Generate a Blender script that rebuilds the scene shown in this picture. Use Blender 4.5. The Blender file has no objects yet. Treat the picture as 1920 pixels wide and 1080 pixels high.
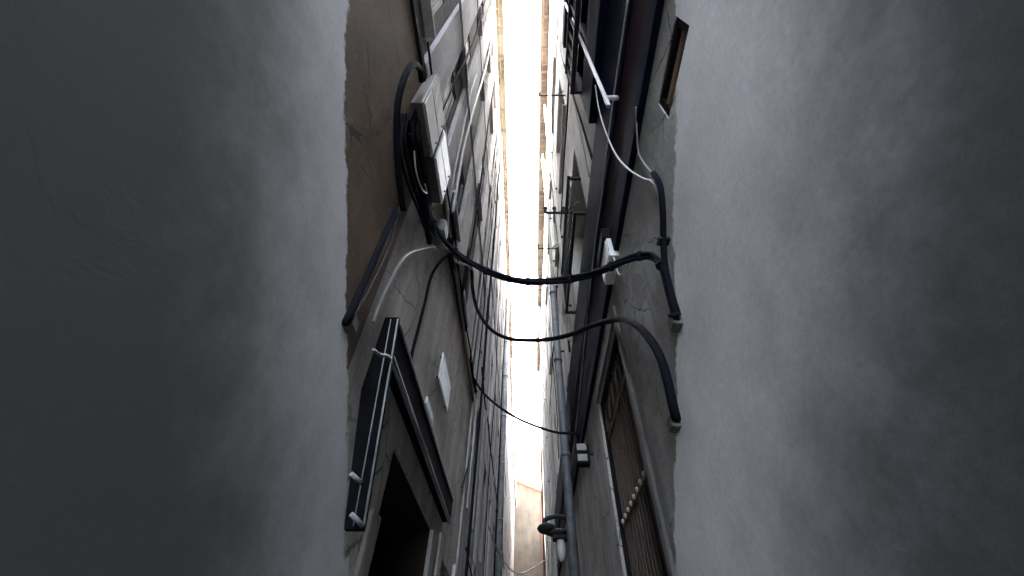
import bpy, math, random
from mathutils import Vector
random.seed(11)
PI = math.pi
scene = bpy.context.scene
COL = scene.collection
CH = 1.6                      # camera height above the paving

# ------------------------------------------------------------------ camera
F = 773.0; CX = 980.0; CY = 540.0
PITCH = math.radians(47.03)
cd = bpy.data.cameras.new('camera'); cam = bpy.data.objects.new('camera', cd); COL.objects.link(cam)
cam.location = (0, 0, CH); cam.rotation_euler = (PI/2 + PITCH, 0, 0)
cd.sensor_width = 36.0; cd.lens = 36.0 * F / 1920.0; cd.shift_x = (960 - CX) / 1920.0
cd.clip_start = 0.02; cd.clip_end = 2000
scene.camera = cam
SP, CP = math.sin(PITCH), math.cos(PITCH)

def ray(px, py):
    u = (px - CX) / F; v = (CY - py) / F
    return Vector((u, CP - SP * v, SP + CP * v))

RA, RB = 0.93, 0.014          # the right-hand walls drift outwards along the alley
def XW(side, y):
    if side < 0: return -1.0
    if y <= 26: return RA + RB * y
    return RA + RB * 26 + (y - 26) * 0.045
def hitL(px, py, off=0.0):
    d = ray(px, py); t = (-1.0 + off) / d.x
    return Vector((d.x*t, d.y*t, d.z*t + CH))
def hitR(px, py, off=0.0):
    d = ray(px, py); t = (RA - off) / (d.x - RB * d.y)
    return Vector((d.x*t, d.y*t, d.z*t + CH))
def at(px, py, t):
    d = ray(px, py)
    return Vector((d.x*t, d.y*t, d.z*t + CH))

# ------------------------------------------------------------------ materials
def new_mat(name):
    m = bpy.data.materials.new(name); m.use_nodes = True
    nt = m.node_tree; b = nt.nodes['Principled BSDF']
    return m, nt, b
def N(nt, typ, **kw):
    n = nt.nodes.new(typ)
    for k, v in kw.items():
        if k in n.inputs: n.inputs[k].default_value = v
        else: setattr(n, k, v)
    return n
def ramp(nt, fac, stops):
    r = nt.nodes.new('ShaderNodeValToRGB'); el = r.color_ramp.elements
    while len(el) > 1: el.remove(el[0])
    el[0].position = stops[0][0]; el[0].color = stops[0][1]
    for p, c in stops[1:]:
        e = el.new(p); e.color = c
    nt.links.new(fac, r.inputs[0]); return r
def c4(c): return (c[0], c[1], c[2], 1)
def g4(v): return (v, v, v, 1)
def mapping(nt, scale=(1, 1, 1), rot=(0, 0, 0)):
    g = nt.nodes.new('ShaderNodeNewGeometry')
    m = N(nt, 'ShaderNodeMapping'); m.inputs['Scale'].default_value = scale; m.inputs['Rotation'].default_value = rot
    nt.links.new(g.outputs['Position'], m.inputs['Vector']); return m
def mixc(nt, fac, a, b, mode='MIX'):
    m = nt.nodes.new('ShaderNodeMix'); m.data_type = 'RGBA'; m.blend_type = mode
    if isinstance(fac, float): m.inputs[0].default_value = fac
    else: nt.links.new(fac, m.inputs[0])
    for s, x in ((6, a), (7, b)):
        if isinstance(x, tuple): m.inputs[s].default_value = x
        else: nt.links.new(x, m.inputs[s])
    return m.outputs[2]

def plaster(name, base, dark, light, streak=0.55, crack=0.5, painted_tone=None, bump=0.35, rough=0.9, scale=1.0, seed=0.0):
    """old lime render: cloudy tone, rain streaks, fallen patches, hair cracks"""
    m, nt, b = new_mat(name); L = nt.links
    mp = mapping(nt); mp.inputs['Location'].default_value = (seed, seed*1.7, seed*0.6)
    n1 = N(nt, 'ShaderNodeTexNoise', Scale=1.1*scale, Detail=9.0, Roughness=0.68); L.new(mp.outputs[0], n1.inputs['Vector'])
    col = ramp(nt, n1.outputs['Fac'], [(0.28, c4(dark)), (0.5, c4(base)), (0.72, c4(light))]).outputs[0]
    ms = mapping(nt, (2.6, 2.6, 0.42))
    n2 = N(nt, 'ShaderNodeTexNoise', Scale=1.0, Detail=9.0, Roughness=0.68, Distortion=0.5); L.new(ms.outputs[0], n2.inputs['Vector'])
    st = ramp(nt, n2.outputs['Fac'], [(0.38, g4(1 - streak)), (0.62, g4(1))])
    col = mixc(nt, 1.0, col, st.outputs[0], 'MULTIPLY')
    n3 = N(nt, 'ShaderNodeTexNoise', Scale=34.0, Detail=5.0, Roughness=0.7); L.new(mp.outputs[0], n3.inputs['Vector'])
    gr = ramp(nt, n3.outputs['Fac'], [(0.25, g4(0.72)), (0.7, g4(1.12))])
    col = mixc(nt, 1.0, col, gr.outputs[0], 'MULTIPLY')
    # fallen render showing the dirty base coat
    n5 = N(nt, 'ShaderNodeTexNoise', Scale=2.3*scale, Detail=10.0, Roughness=0.6, Distortion=0.6); L.new(mp.outputs[0], n5.inputs['Vector'])
    ps = ramp(nt, n5.outputs['Fac'], [(0.60, g4(0)), (0.625, g4(1))])
    col = mixc(nt, ps.outputs[0], col, mixc(nt, 0.6, col, c4(dark)))
    v = N(nt, 'ShaderNodeTexVoronoi', Scale=1.5, feature='DISTANCE_TO_EDGE')
    wv = N(nt, 'ShaderNodeTexNoise', Scale=2.5, Detail=6.0); L.new(mp.outputs[0], wv.inputs['Vector'])
    L.new(mixc(nt, 0.3, mp.outputs[0], wv.outputs['Color'], 'ADD'), v.inputs['Vector'])
    cr = ramp(nt, v.outputs['Distance'], [(0.004, g4(1)), (0.016, g4(0))])
    msk = ramp(nt, n1.outputs['Fac'], [(0.48, g4(0)), (0.56, g4(crack))])
    cm = nt.nodes.new('ShaderNodeMath'); cm.operation = 'MULTIPLY'
    L.new(cr.outputs[0], cm.inputs[0]); L.new(msk.outputs[0], cm.inputs[1])
    col = mixc(nt, cm.outputs[0], col, c4(tuple(x*0.3 for x in dark)))
    if painted_tone:   # pale area: brightness painted into the wall colour, ragged edge: (side line z = a + k*y), colour
        a, k, pc, amp, shade0, shade1, shade_col = painted_tone
        g = nt.nodes.new('ShaderNodeNewGeometry'); sx = nt.nodes.new('ShaderNodeSeparateXYZ'); L.new(g.outputs['Position'], sx.inputs[0])
        def math_(op, x, y):
            q = nt.nodes.new('ShaderNodeMath'); q.operation = op
            for i, w in enumerate((x, y)):
                if isinstance(w, (int, float)): q.inputs[i].default_value = w
                else: L.new(w, q.inputs[i])
            return q.outputs[0]
        line = math_('SUBTRACT', math_('ADD', math_('MULTIPLY', sx.outputs['Y'], k), a), sx.outputs['Z'])
        npz = N(nt, 'ShaderNodeTexNoise', Scale=2.4, Detail=12.0, Roughness=0.68); L.new(mp.outputs[0], npz.inputs['Vector'])
        line = math_('ADD', line, math_('MULTIPLY', math_('SUBTRACT', npz.outputs['Fac'], 0.5), amp))
        pm = ramp(nt, line, [(0.0, g4(0)), (0.035, g4(1))])
        n6 = N(nt, 'ShaderNodeTexNoise', Scale=1.4, Detail=8.0, Roughness=0.6); L.new(mp.outputs[0], n6.inputs['Vector'])
        pcol = ramp(nt, n6.outputs['Fac'], [(0.3, c4(tuple(x*0.86 for x in pc))), (0.7, c4(tuple(min(1, x*1.1) for x in pc)))]).outputs[0]
        pcol = mixc(nt, 0.5, pcol, mixc(nt, 1.0, pcol, gr.outputs[0], 'MULTIPLY'))
        # shade falloff painted into the pale area's colour, broken by noise
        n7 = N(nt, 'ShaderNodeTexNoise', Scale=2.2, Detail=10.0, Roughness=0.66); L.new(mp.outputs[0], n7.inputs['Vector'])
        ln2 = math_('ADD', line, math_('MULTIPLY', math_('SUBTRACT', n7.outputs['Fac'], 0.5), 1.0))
        mr = N(nt, 'ShaderNodeMapRange'); mr.interpolation_type = 'SMOOTHSTEP'; L.new(ln2, mr.inputs[0]); mr.inputs[1].default_value = shade0; mr.inputs[2].default_value = shade1
        pcol = mixc(nt, mr.outputs[0], pcol, c4(shade_col))
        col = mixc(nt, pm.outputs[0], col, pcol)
    L.new(col, b.inputs['Base Color']); b.inputs['Roughness'].default_value = rough
    hb = mixc(nt, 0.35, n1.outputs['Fac'], n3.outputs['Fac']); hb = mixc(nt, ps.outputs[0], hb, mixc(nt, 0.5, hb, g4(0.0)))
    bp = N(nt, 'ShaderNodeBump', Strength=bump, Distance=0.03); L.new(hb, bp.inputs['Height']); L.new(bp.outputs[0], b.inputs['Normal'])
    if painted_tone:      # the pale area gets a weaker bump
        bs = N(nt, 'ShaderNodeMapRange'); L.new(pm.outputs[0], bs.inputs[0]); bs.inputs[3].default_value = bump; bs.inputs[4].default_value = bump*0.22
        L.new(bs.outputs[0], bp.inputs['Strength'])
    return m

def masonry(name, c1, c2, mortar, bw=0.42, bh=0.17, axis='Y'):
    m, nt, b = new_mat(name); L = nt.links
    g = nt.nodes.new('ShaderNodeNewGeometry'); s = nt.nodes.new('ShaderNodeSeparateXYZ'); L.new(g.outputs['Position'], s.inputs[0])
    cb = nt.nodes.new('ShaderNodeCombineXYZ')
    L.new(s.outputs['Y'], cb.inputs[0]); L.new(s.outputs['Z' if axis == 'Y' else 'X'], cb.inputs[1])
    nz = N(nt, 'ShaderNodeTexNoise', Scale=3.0, Detail=5.0); L.new(g.outputs['Position'], nz.inputs['Vector'])
    vv = mixc(nt, 0.09, cb.outputs[0], nz.outputs['Color'], 'ADD')
    br = N(nt, 'ShaderNodeTexBrick', Scale=1.0); L.new(vv, br.inputs['Vector'])
    br.inputs['Color1'].default_value = c4(c1); br.inputs['Color2'].default_value = c4(c2); br.inputs['Mortar'].default_value = c4(mortar)
    br.inputs['Brick Width'].default_value = bw; br.inputs['Row Height'].default_value = bh
    br.inputs['Mortar Size'].default_value = 0.016; br.inputs['Mortar Smooth'].default_value = 0.4; br.inputs['Bias'].default_value = -0.1
    n2 = N(nt, 'ShaderNodeTexNoise', Scale=9.0, Detail=8.0, Roughness=0.7); L.new(g.outputs['Position'], n2.inputs['Vector'])
    r2 = ramp(nt, n2.outputs['Fac'], [(0.3, g4(0.5)), (0.7, g4(1.3))])
    col = mixc(nt, 1.0, br.outputs['Color'], r2.outputs[0], 'MULTIPLY')
    n4 = N(nt, 'ShaderNodeTexNoise', Scale=0.9, Detail=6.0); L.new(g.outputs['Position'], n4.inputs['Vector'])
    col = mixc(nt, ramp(nt, n4.outputs['Fac'], [(0.42, g4(0)), (0.6, g4(0.65))]).outputs[0], col, c4(tuple(x*0.9 for x in mortar)))
    L.new(col, b.inputs['Base Color']); b.inputs['Roughness'].default_value = 0.92
    bp = N(nt, 'ShaderNodeBump', Strength=0.8, Distance=0.04)
    L.new(mixc(nt, 0.5, br.outputs['Fac'], n2.outputs['Fac'], 'SUBTRACT'), bp.inputs['Height']); L.new(bp.outputs[0], b.inputs['Normal'])
    return m

def paint(name, c, rough=0.5, var=0.3, metal=0.0, scale=7.0, spec=0.5, stretch=(1, 1, 1), dirt=None):
    m, nt, b = new_mat(name); L = nt.links
    mp = mapping(nt, stretch)
    n = N(nt, 'ShaderNodeTexNoise', Scale=scale, Detail=8.0, Roughness=0.65); L.new(mp.outputs[0], n.inputs['Vector'])
    r = ramp(nt, n.outputs['Fac'], [(0.3, c4(tuple(x*(1-var) for x in c))), (0.7, c4(tuple(min(1, x*(1+var)) for x in c)))])
    col = r.outputs[0]
    if dirt:
        n2 = N(nt, 'ShaderNodeTexNoise', Scale=scale*0.4, Detail=9.0, Roughness=0.7); L.new(mp.outputs[0], n2.inputs['Vector'])
        col = mixc(nt, ramp(nt, n2.outputs['Fac'], [(0.52, g4(0)), (0.62, g4(0.7))]).outputs[0], col, c4(dirt))
    L.new(col, b.inputs['Base Color'])
    rr = ramp(nt, n.outputs['Fac'], [(0.3, g4(max(0.05, rough-0.12))), (0.7, g4(min(1, rough+0.15)))]); L.new(rr.outputs[0], b.inputs['Roughness'])
    b.inputs['Metallic'].default_value = metal; b.inputs['Specular IOR Level'].default_value = spec
    bp = N(nt, 'ShaderNodeBump', Strength=0.2, Distance=0.01); L.new(n.outputs['Fac'], bp.inputs['Height']); L.new(bp.outputs[0], b.inputs['Normal'])
    return m

M = {}
M['brown']   = plaster('brown_render', (0.155, 0.098, 0.058), (0.065, 0.04, 0.027), (0.215, 0.15, 0.098), 0.45, 0.9, painted_tone=(3.20+CH, -0.92, (0.70, 0.71, 0.71), 0.5, -0.3, 1.7, (0.085, 0.082, 0.078)), seed=3)
M['grey_l']  = plaster('grey_render', (0.46, 0.425, 0.385), (0.20, 0.18, 0.16), (0.60, 0.57, 0.54), 0.4, 0.8, painted_tone=(3.20+CH, -0.92, (0.70, 0.71, 0.71), 0.5, -0.3, 1.7, (0.085, 0.082, 0.078)), seed=3, bump=0.5)
M['rubble']  = masonry('rubble_masonry', (0.085, 0.066, 0.06), (0.032, 0.027, 0.026), (0.085, 0.074, 0.07))
M['strip']   = plaster('pilaster_render', (0.42, 0.40, 0.405), (0.28, 0.265, 0.265), (0.50, 0.485, 0.485), 0.3, 0.3, seed=5)
M['mid_l']   = plaster('pale_grey_render', (0.40, 0.393, 0.39), (0.22, 0.215, 0.213), (0.53, 0.523, 0.52), 0.5, 0.3, seed=15)
M['far_l']   = plaster('pinkish_render', (0.34, 0.275, 0.24), (0.22, 0.175, 0.155), (0.42, 0.36, 0.325), 0.35, 0.3, seed=21)
M['bright_render']  = plaster('white_bright_render', (0.60, 0.60, 0.585), (0.48, 0.48, 0.47), (0.68, 0.68, 0.66), 0.1, 0.1, seed=2)  # white render for surrounds, coping and the wall tops painted bright
M['cream']   = plaster('cream_render', (0.62, 0.605, 0.56), (0.46, 0.44, 0.40), (0.72, 0.705, 0.66), 0.25, 0.3, seed=31)
M['cream2']  = plaster('stone_cream_render', (0.52, 0.50, 0.46), (0.34, 0.33, 0.30), (0.60, 0.58, 0.54), 0.35, 0.3, seed=38)
M['grey_r']  = plaster('weathered_grey_render', (0.42, 0.41, 0.39), (0.20, 0.19, 0.175), (0.55, 0.54, 0.51), 0.35, 0.9, painted_tone=(3.45+CH, -0.882, (0.86, 0.86, 0.86), 0.5, 0.75, 2.5, (0.075, 0.076, 0.08)), seed=44, bump=0.5)
M['tan']     = plaster('ochre_render', (0.10, 0.076, 0.05), (0.072, 0.055, 0.037), (0.125, 0.097, 0.068), 0.25, 0.2, seed=50)
M['eave_l']  = masonry('terracotta_soffit', (0.115, 0.083, 0.048), (0.055, 0.034, 0.022), (0.25, 0.215, 0.16), 0.55, 0.4, axis='X')
M['eave_r']  = masonry('brown_soffit', (0.13, 0.095, 0.07), (0.06, 0.04, 0.034), (0.24, 0.20, 0.16), 0.55, 0.4, axis='X')
M['gutter']  = paint('cream_gutter', (0.66, 0.65, 0.60), 0.5, 0.12)
M['tile']    = paint('red_roof_tile', (0.36, 0.13, 0.08), 0.85, 0.4)
M['navy']    = paint('dark_blue_paint', (0.005, 0.0075, 0.018), 0.85, 0.4, spec=0.03, scale=3, stretch=(1, 0.5, 3))
M['maroon']  = paint('dark_maroon_paint', (0.022, 0.012, 0.015), 0.85, 0.4, spec=0.03, scale=3, stretch=(1, 0.5, 3))
M['soot']    = paint('dark_brown_paint', (0.012, 0.011, 0.012), 0.85, 0.4, spec=0.05)
M['black']   = paint('black_rubber', (0.006, 0.007, 0.011), 0.8, 0.3, spec=0.05)
M['greyw']   = paint('grey_wire', (0.22, 0.22, 0.23), 0.45, 0.2)
M['palew']   = paint('pale_wire', (0.5, 0.5, 0.5), 0.4, 0.15)
M['iron']    = paint('black_iron', (0.014, 0.014, 0.016), 0.7, 0.4, 0.0, spec=0.2)
M['rust']    = paint('rusty_pipe', (0.16, 0.07, 0.04), 0.8, 0.4)
M['bluepipe']= paint('blue_grey_pipe', (0.20, 0.215, 0.235), 0.6, 0.35, dirt=(0.1, 0.1, 0.1))
M['greenpipe']= paint('slate_blue_pipe', (0.10, 0.112, 0.125), 0.6, 0.4, dirt=(0.05, 0.05, 0.05))
M['whitepipe']= paint('white_pipe', (0.42, 0.42, 0.46), 0.4, 0.3)
M['boxgrey'] = paint('grey_box_plastic', (0.36, 0.36, 0.33), 0.6, 0.25, dirt=(0.2, 0.19, 0.17))
M['boxdark'] = paint('dark_box_case', (0.09, 0.085, 0.078), 0.7, 0.35)  # darker tone than the utility box lids
M['boxwhite']= paint('white_box_plastic', (0.66, 0.69, 0.70), 0.4, 0.12, dirt=(0.38, 0.39, 0.39))
M['shutter'] = paint('grey_brown_shutter', (0.15, 0.13, 0.125), 0.6, 0.35)
M['shutter2']= paint('blue_grey_shutter', (0.115, 0.12, 0.155), 0.55, 0.35)
M['wood']    = paint('old_wood', (0.13, 0.095, 0.07), 0.7, 0.4, stretch=(4, 4, 0.6))
M['hood']    = paint('black_sheet_metal', (0.005, 0.005, 0.006), 0.9, 0.5, spec=0.01)
M['edge']    = paint('worn_grey_edge', (0.16, 0.17, 0.175), 0.5, 0.4)
M['plaque']  = paint('pale_plaque', (0.52, 0.56, 0.58), 0.45, 0.2, dirt=(0.3, 0.31, 0.31))
M['door']    = paint('dark_door_wood', (0.018, 0.014, 0.012), 0.8, 0.4, spec=0.1, stretch=(6, 6, 0.5))
M['frame_r'] = plaster('dingy_frame_render', (0.17, 0.165, 0.155), (0.08, 0.075, 0.07), (0.26, 0.25, 0.24), 0.5, 0.9, seed=61, bump=0.6)
M['bronze']  = paint('brown_grille_iron', (0.10, 0.075, 0.06), 0.6, 0.4, 0.0)
M['ring']    = paint('bright_stud', (0.55, 0.52, 0.46), 0.4, 0.2)
M['louver']  = paint('tan_louver', (0.42, 0.32, 0.21), 0.7, 0.35)
def glass(name, c):
    m, nt, b = new_mat(name); b.inputs['Base Color'].default_value = c4(c); b.inputs['Roughness'].default_value = 0.12
    b.inputs['Specular IOR Level'].default_value = 0.7; return m
M['glass'] = glass('dark_window_glass', (0.02, 0.023, 0.03))
M['lampglass'] = glass('frosted_lamp_glass', (0.5, 0.5, 0.49))
M['lens'] = glass('pale_lens', (0.28, 0.28, 0.28))
def paving():
    m, nt, b = new_mat('granite_setts'); L = nt.links
    g = mapping(nt)
    v = N(nt, 'ShaderNodeTexBrick', Scale=1.0); L.new(g.outputs[0], v.inputs['Vector'])
    v.inputs['Color1'].default_value = g4(0.16); v.inputs['Color2'].default_value = g4(0.1); v.inputs['Mortar'].default_value = g4(0.05)
    v.inputs['Brick Width'].default_value = 0.3; v.inputs['Row Height'].default_value = 0.2; v.inputs['Mortar Size'].default_value = 0.012
    L.new(v.outputs['Color'], b.inputs['Base Color']); b.inputs['Roughness'].default_value = 0.8
    return m
M['paving'] = paving()

# ------------------------------------------------------------------ mesh helpers
class MB:
    def __init__(s): s.v = []; s.f = []; s.smooth = set(); s.pieces = 0
    def quad(s, a, b, c, d):
        n = len(s.v); s.v += [tuple(a), tuple(b), tuple(c), tuple(d)]; s.f.append((n, n+1, n+2, n+3)); return s
    def hexa(s, p):      # 0-3 bottom ring, 4-7 top ring
        n = len(s.v); s.v += [tuple(q) for q in p]
        for f in ((3,2,1,0), (4,5,6,7), (0,1,5,4), (1,2,6,5), (2,3,7,6), (3,0,4,7)): s.f.append(tuple(n+i for i in f))
        return s
    def box(s, x0, x1, y0, y1, z0, z1):
        return s.hexa([(x0,y0,z0),(x1,y0,z0),(x1,y1,z0),(x0,y1,z0),(x0,y0,z1),(x1,y0,z1),(x1,y1,z1),(x0,y1,z1)])
    def wbox(s, side, y0, y1, z0, z1, o0, o1, zoff=True):
        """box on a wall: o0..o1 = distance into the alley from the wall face; z above the lens height"""
        a = CH if zoff else 0
        q = lambda y, o, z: (XW(side, y) - side*o, y, z + a)
        return s.hexa([q(y0,o0,z0),q(y0,o1,z0),q(y1,o1,z0),q(y1,o0,z0),q(y0,o0,z1),q(y0,o1,z1),q(y1,o1,z1),q(y1,o0,z1)])
    def tube(s, pts, r, seg=8, cap=True, smooth=True, sub=6, wob=0.0):
        pts = [Vector(p) for p in pts]
        if sub > 1 and len(pts) > 2:
            out = []
            for i in range(len(pts)-1):
                p0 = pts[max(i-1,0)]; p1 = pts[i]; p2 = pts[i+1]; p3 = pts[min(i+2,len(pts)-1)]
                for k in range(sub):
                    t = k/sub
                    out.append(0.5*((2*p1)+(p2-p0)*t+(2*p0-5*p1+4*p2-p3)*t*t+(3*p1-p0-3*p2+p3)*t**3))
            out.append(pts[-1]); pts = out
        if wob:
            pts = [p + Vector((random.uniform(-wob,wob) for _ in range(3))) for p in pts]
        n0 = len(s.v); up = None
        for i, p in enumerate(pts):
            d = (pts[min(i+1,len(pts)-1)] - pts[max(i-1,0)]).normalized()
            if up is None:
                up = Vector((0,0,1)) if abs(d.z) < 0.9 else Vector((0,1,0))
            a = d.cross(up).normalized(); up = a.cross(d).normalized()
            rr = r[i] if isinstance(r, list) else r
            for k in range(seg):
                an = 2*PI*k/seg; s.v.append(tuple(p + rr*(math.cos(an)*a + math.sin(an)*up)))
        for i in range(len(pts)-1):
            for k in range(seg):
                a = n0+i*seg+k; b = n0+i*seg+(k+1)%seg
                s.smooth.add(len(s.f)); s.f.append((a, b, b+seg, a+seg))
        if cap:
            s.f.append(tuple(n0+k for k in reversed(range(seg)))); e = n0+(len(pts)-1)*seg
            s.f.append(tuple(e+k for k in range(seg)))
        return s
    def rod(s, a, b, r, seg=8): return s.tube([a, b], r, seg, sub=1)
    def ball(s, c, r, seg=8, rings=5, sc=(1,1,1)):
        n0 = len(s.v)
        for i in range(rings+1):
            th = PI*i/rings
            for k in range(seg):
                ph = 2*PI*k/seg
                s.v.append((c[0]+sc[0]*r*math.sin(th)*math.cos(ph), c[1]+sc[1]*r*math.sin(th)*math.sin(ph), c[2]+sc[2]*r*math.cos(th)))
        for i in range(rings):
            for k in range(seg):
                a = n0+i*seg+k; b = n0+i*seg+(k+1)%seg; s.smooth.add(len(s.f)); s.f.append((a, a+seg, b+seg, b))
        return s
    def build(s, name, mat, parent=None, bevel=0.0):
        if parent is None:
            n = max(len(s.v), 1)
            org = Vector((sum(p[0] for p in s.v)/n, sum(p[1] for p in s.v)/n, min(p[2] for p in s.v)))
        else:
            q = parent; org = Vector((0,0,0))
            while q: org += q.location; q = q.parent
        me = bpy.data.meshes.new(name); me.from_pydata([(p[0]-org[0], p[1]-org[1], p[2]-org[2]) for p in s.v], [], s.f); me.update()
        for i in s.smooth: me.polygons[i].use_smooth = True
        me.materials.append(M[mat] if isinstance(mat, str) else mat)
        o = bpy.data.objects.new(name, me); COL.objects.link(o)
        if parent is None: o.location = org
        else: o.parent = parent
        if bevel:
            b = o.modifiers.new('bevel', 'BEVEL'); b.width = bevel; b.segments = 2; b.limit_method = 'ANGLE'
        return o
def tag(o, label, cat, group=None):
    o['label'] = label; o['category'] = cat
    if group: o['group'] = group
    return o
def thing(name, label, cat, loc, group=None):
    o = bpy.data.objects.new(name, None); COL.objects.link(o); o.location = loc; o.empty_display_size = 0.2
    return tag(o, label, cat, group)

def facade(root, name, mat, side, y0, y1, z0, z1, holes, depth=4.0, reveal=0.22, off=0.0, ends=True):
    """one storey band of a house: alley face with real openings, plus the body behind. z above the lens height"""
    ys = sorted({y0, y1, *[h[i] for h in holes for i in (0, 1)], *([26.0] if side > 0 and y0 < 26 < y1 else [])})
    zs = sorted({z0, z1, *[h[i] for h in holes for i in (2, 3)]})
    P = lambda y, z, o=0.0: (XW(side, y) - side*(off + o), y, z + CH)
    mb = MB()
    inh = lambda y, z: any(h[0] < y < h[1] and h[2] < z < h[3] for h in holes)
    for i in range(len(ys)-1):
        for j in range(len(zs)-1):
            if not inh((ys[i]+ys[i+1])/2, (zs[j]+zs[j+1])/2):
                mb.quad(P(ys[i],zs[j]), P(ys[i+1],zs[j]), P(ys[i+1],zs[j+1]), P(ys[i],zs[j+1]))
    for h in holes:
        a, b, c, d = h[:4]; rv = -(h[4] if len(h) > 4 else reveal)
        mb.quad(P(a,c), P(a,d), P(a,d,rv), P(a,c,rv)); mb.quad(P(b,c), P(b,d), P(b,d,rv), P(b,c,rv))
        mb.quad(P(a,c), P(b,c), P(b,c,rv), P(a,c,rv)); mb.quad(P(a,d), P(b,d), P(b,d,rv), P(a,d,rv))
        mb.quad(P(a,c,rv), P(b,c,rv), P(b,d,rv), P(a,d,rv))
    D = lambda y, z: (XW(side, y) + side*depth, y, z + CH)
    mb.quad(D(y0,z0), D(y1,z0), D(y1,z1), D(y0,z1))
    mb.quad(P(y0,z1), P(y1,z1), D(y1,z1), D(y0,z1)); mb.quad(P(y0,z0), P(y1,z0), D(y1,z0), D(y0,z0))
    mb.quad(P(y0,z0), P(y0,z1), D(y0,z1), D(y0,z0)); mb.quad(P(y1,z0), P(y1,z1), D(y1,z1), D(y1,z0))
    return mb.build(name, mat, root)

def window(root, side, a, b, c, d, kind='shut', mat='shutter', rv=0.22):
    """fills a hole of the facade; frame is the part, pane / shutters its sub-parts"""
    o = -rv + 0.012; t = 0.07
    fr = MB()
    fr.wbox(side, a+.003, a+t, c+.003, d-.003, o, o+.06); fr.wbox(side, b-t, b-.003, c+.003, d-.003, o, o+.06)
    fr.wbox(side, a+t, b-t, c+.003, c+t, o, o+.06); fr.wbox(side, a+t, b-t, d-t, d-.003, o, o+.06)
    mid = (a+b)/2; fr.wbox(side, mid-.03, mid+.03, c+t, d-t, o, o+.055)
    f = fr.build('window', 'soot' if kind == 'glass' else mat, root)
    if kind == 'glass':
        MB().wbox(side, a+t+.002, b-t-.002, c+t+.002, d-t-.002, o+.004, o+.02).build('pane', 'glass', f)
    else:
        for (p, q) in ((a+t+.005, mid-.034), (mid+.034, b-t-.005)):
            s = MB(); n = max(6, int((d-c-2*t)/0.085)); hh = (d-c-2*t)/n
            s.wbox(side, p, p+.05, c+t+.002, d-t-.002, o+.004, o+.05); s.wbox(side, q-.05, q, c+t+.002, d-t-.002, o+.004, o+.05)
            for k in range(n):
                z = c+t+k*hh
                X = lambda y, off: XW(side, y) - side*off
                # tilted slat
                s.hexa([(X(p+.05,o+.03),p+.05,z+.005+CH),(X(p+.05,o+.044),p+.05,z+.005+CH),(X(q-.05,o+.044),q-.05,z+.005+CH),(X(q-.05,o+.03),q-.05,z+.005+CH),
                        (X(p+.05,o+.004),p+.05,z+hh*.95+CH),(X(p+.05,o+.018),p+.05,z+hh*.95+CH),(X(q-.05,o+.018),q-.05,z+hh*.95+CH),(X(q-.05,o+.004),q-.05,z+hh*.95+CH)])
            s.build('shutter', mat, f)
    return f
def sill(root, side, a, b, c, mat='strip'):
    return MB().wbox(side, a-.08, b+.08, c-.09, c-.004, -.05, .07).build('sill', mat, root, .008)
def surround(root, side, a, b, c, d, w=.14, p=.025, mat='strip'):
    m = MB(); m.wbox(side, a-w, a-.004, c, d+w, -.02, p); m.wbox(side, b+.004, b+w, c, d+w, -.02, p); m.wbox(side, a-.002, b+.002, d+.004, d+w, -.02, p)
    return m.build('window_surround', mat, root)
def eave(root, side, y0, y1, z, over, mat, gut='gutter', slope=.25):
    """tiled soffit on rafter tails, a gutter along its lip, a tiled roof slope above"""
    X = lambda y, o: XW(side, y) - side*o
    m = MB(); zi = z + CH; zo = zi - .04
    m.hexa([(X(y0,-.3),y0,zi),(X(y0,over),y0,zo),(X(y1,over),y1,zo),(X(y1,-.3),y1,zi),(X(y0,-.3),y0,zi+.07),(X(y0,over),y0,zo+.07),(X(y1,over),y1,zo+.07),(X(y1,-.3),y1,zi+.07)])
    m.build('soffit', mat, root)
    y = y0 + .25
    k = 0
    while y < y1 - .1:
        MB().hexa([(X(y,-.01),y,zi-.12),(X(y,over-.03),y,zo-.07),(X(y+.09,over-.03),y+.09,zo-.07),(X(y+.09,-.01),y+.09,zi-.12),
                (X(y,-.01),y,zi-.002),(X(y,over-.03),y,zo-.002),(X(y+.09,over-.03),y+.09,zo-.002),(X(y+.09,-.01),y+.09,zi-.002)]).build('rafter_tail', 'wood', root)
        y += random.uniform(.75, 1.15) if y > 0 else 2.0
    g = MB(); g.tube([(X(y0,over+.055),y0,zo+.02),(X(y1,over+.055),y1,zo+.02)], .065, 10, sub=1)
    for k in range(int((y1-y0)/1.1)):
        yy = y0 + .5 + k*1.1; g.tube([(X(yy,over+.055),yy,zo+.02),(X(yy,over+.055),yy+.05,zo+.02)], .075, 10, sub=1)
    g.build('gutter', gut, root)
    rf = MB(); rise = slope
    rf.hexa([(X(y0,over+.02),y0,zo+.10),(X(y1,over+.02),y1,zo+.10),(X(y1,-4.2),y1,zi+.1+4.2*rise),(X(y0,-4.2),y0,zi+.1+4.2*rise),
             (X(y0,over+.02),y0,zo+.2),(X(y1,over+.02),y1,zo+.2),(X(y1,-4.2),y1,zi+.22+4.2*rise),(X(y0,-4.2),y0,zi+.22+4.2*rise)])
    rf.build('roof', 'tile', root)
def vpipe(root, side, y, z0, z1, r, o, mat, name='drainpipe', step=2.0):
    x = XW(side, y) - side*o
    m = MB().tube([(x,y,z0+CH),(x,y,z1+CH)], r, 12, sub=1)
    z = z0 + .6
    while z < z1 - .1:
        m.tube([(x,y,z+CH),(x,y,z+CH+.07)], r*1.22, 12, sub=1); z += step
    p = m.build(name, mat, root)
    br = MB(); z = z0 + .9
    while z < z1 - .1:
        br.wbox(side, y-.02, y+.02, z, z+.03, -.01, o); z += step
    if br.v: br.build('pipe_bracket', 'iron', p)
    return p

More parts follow.
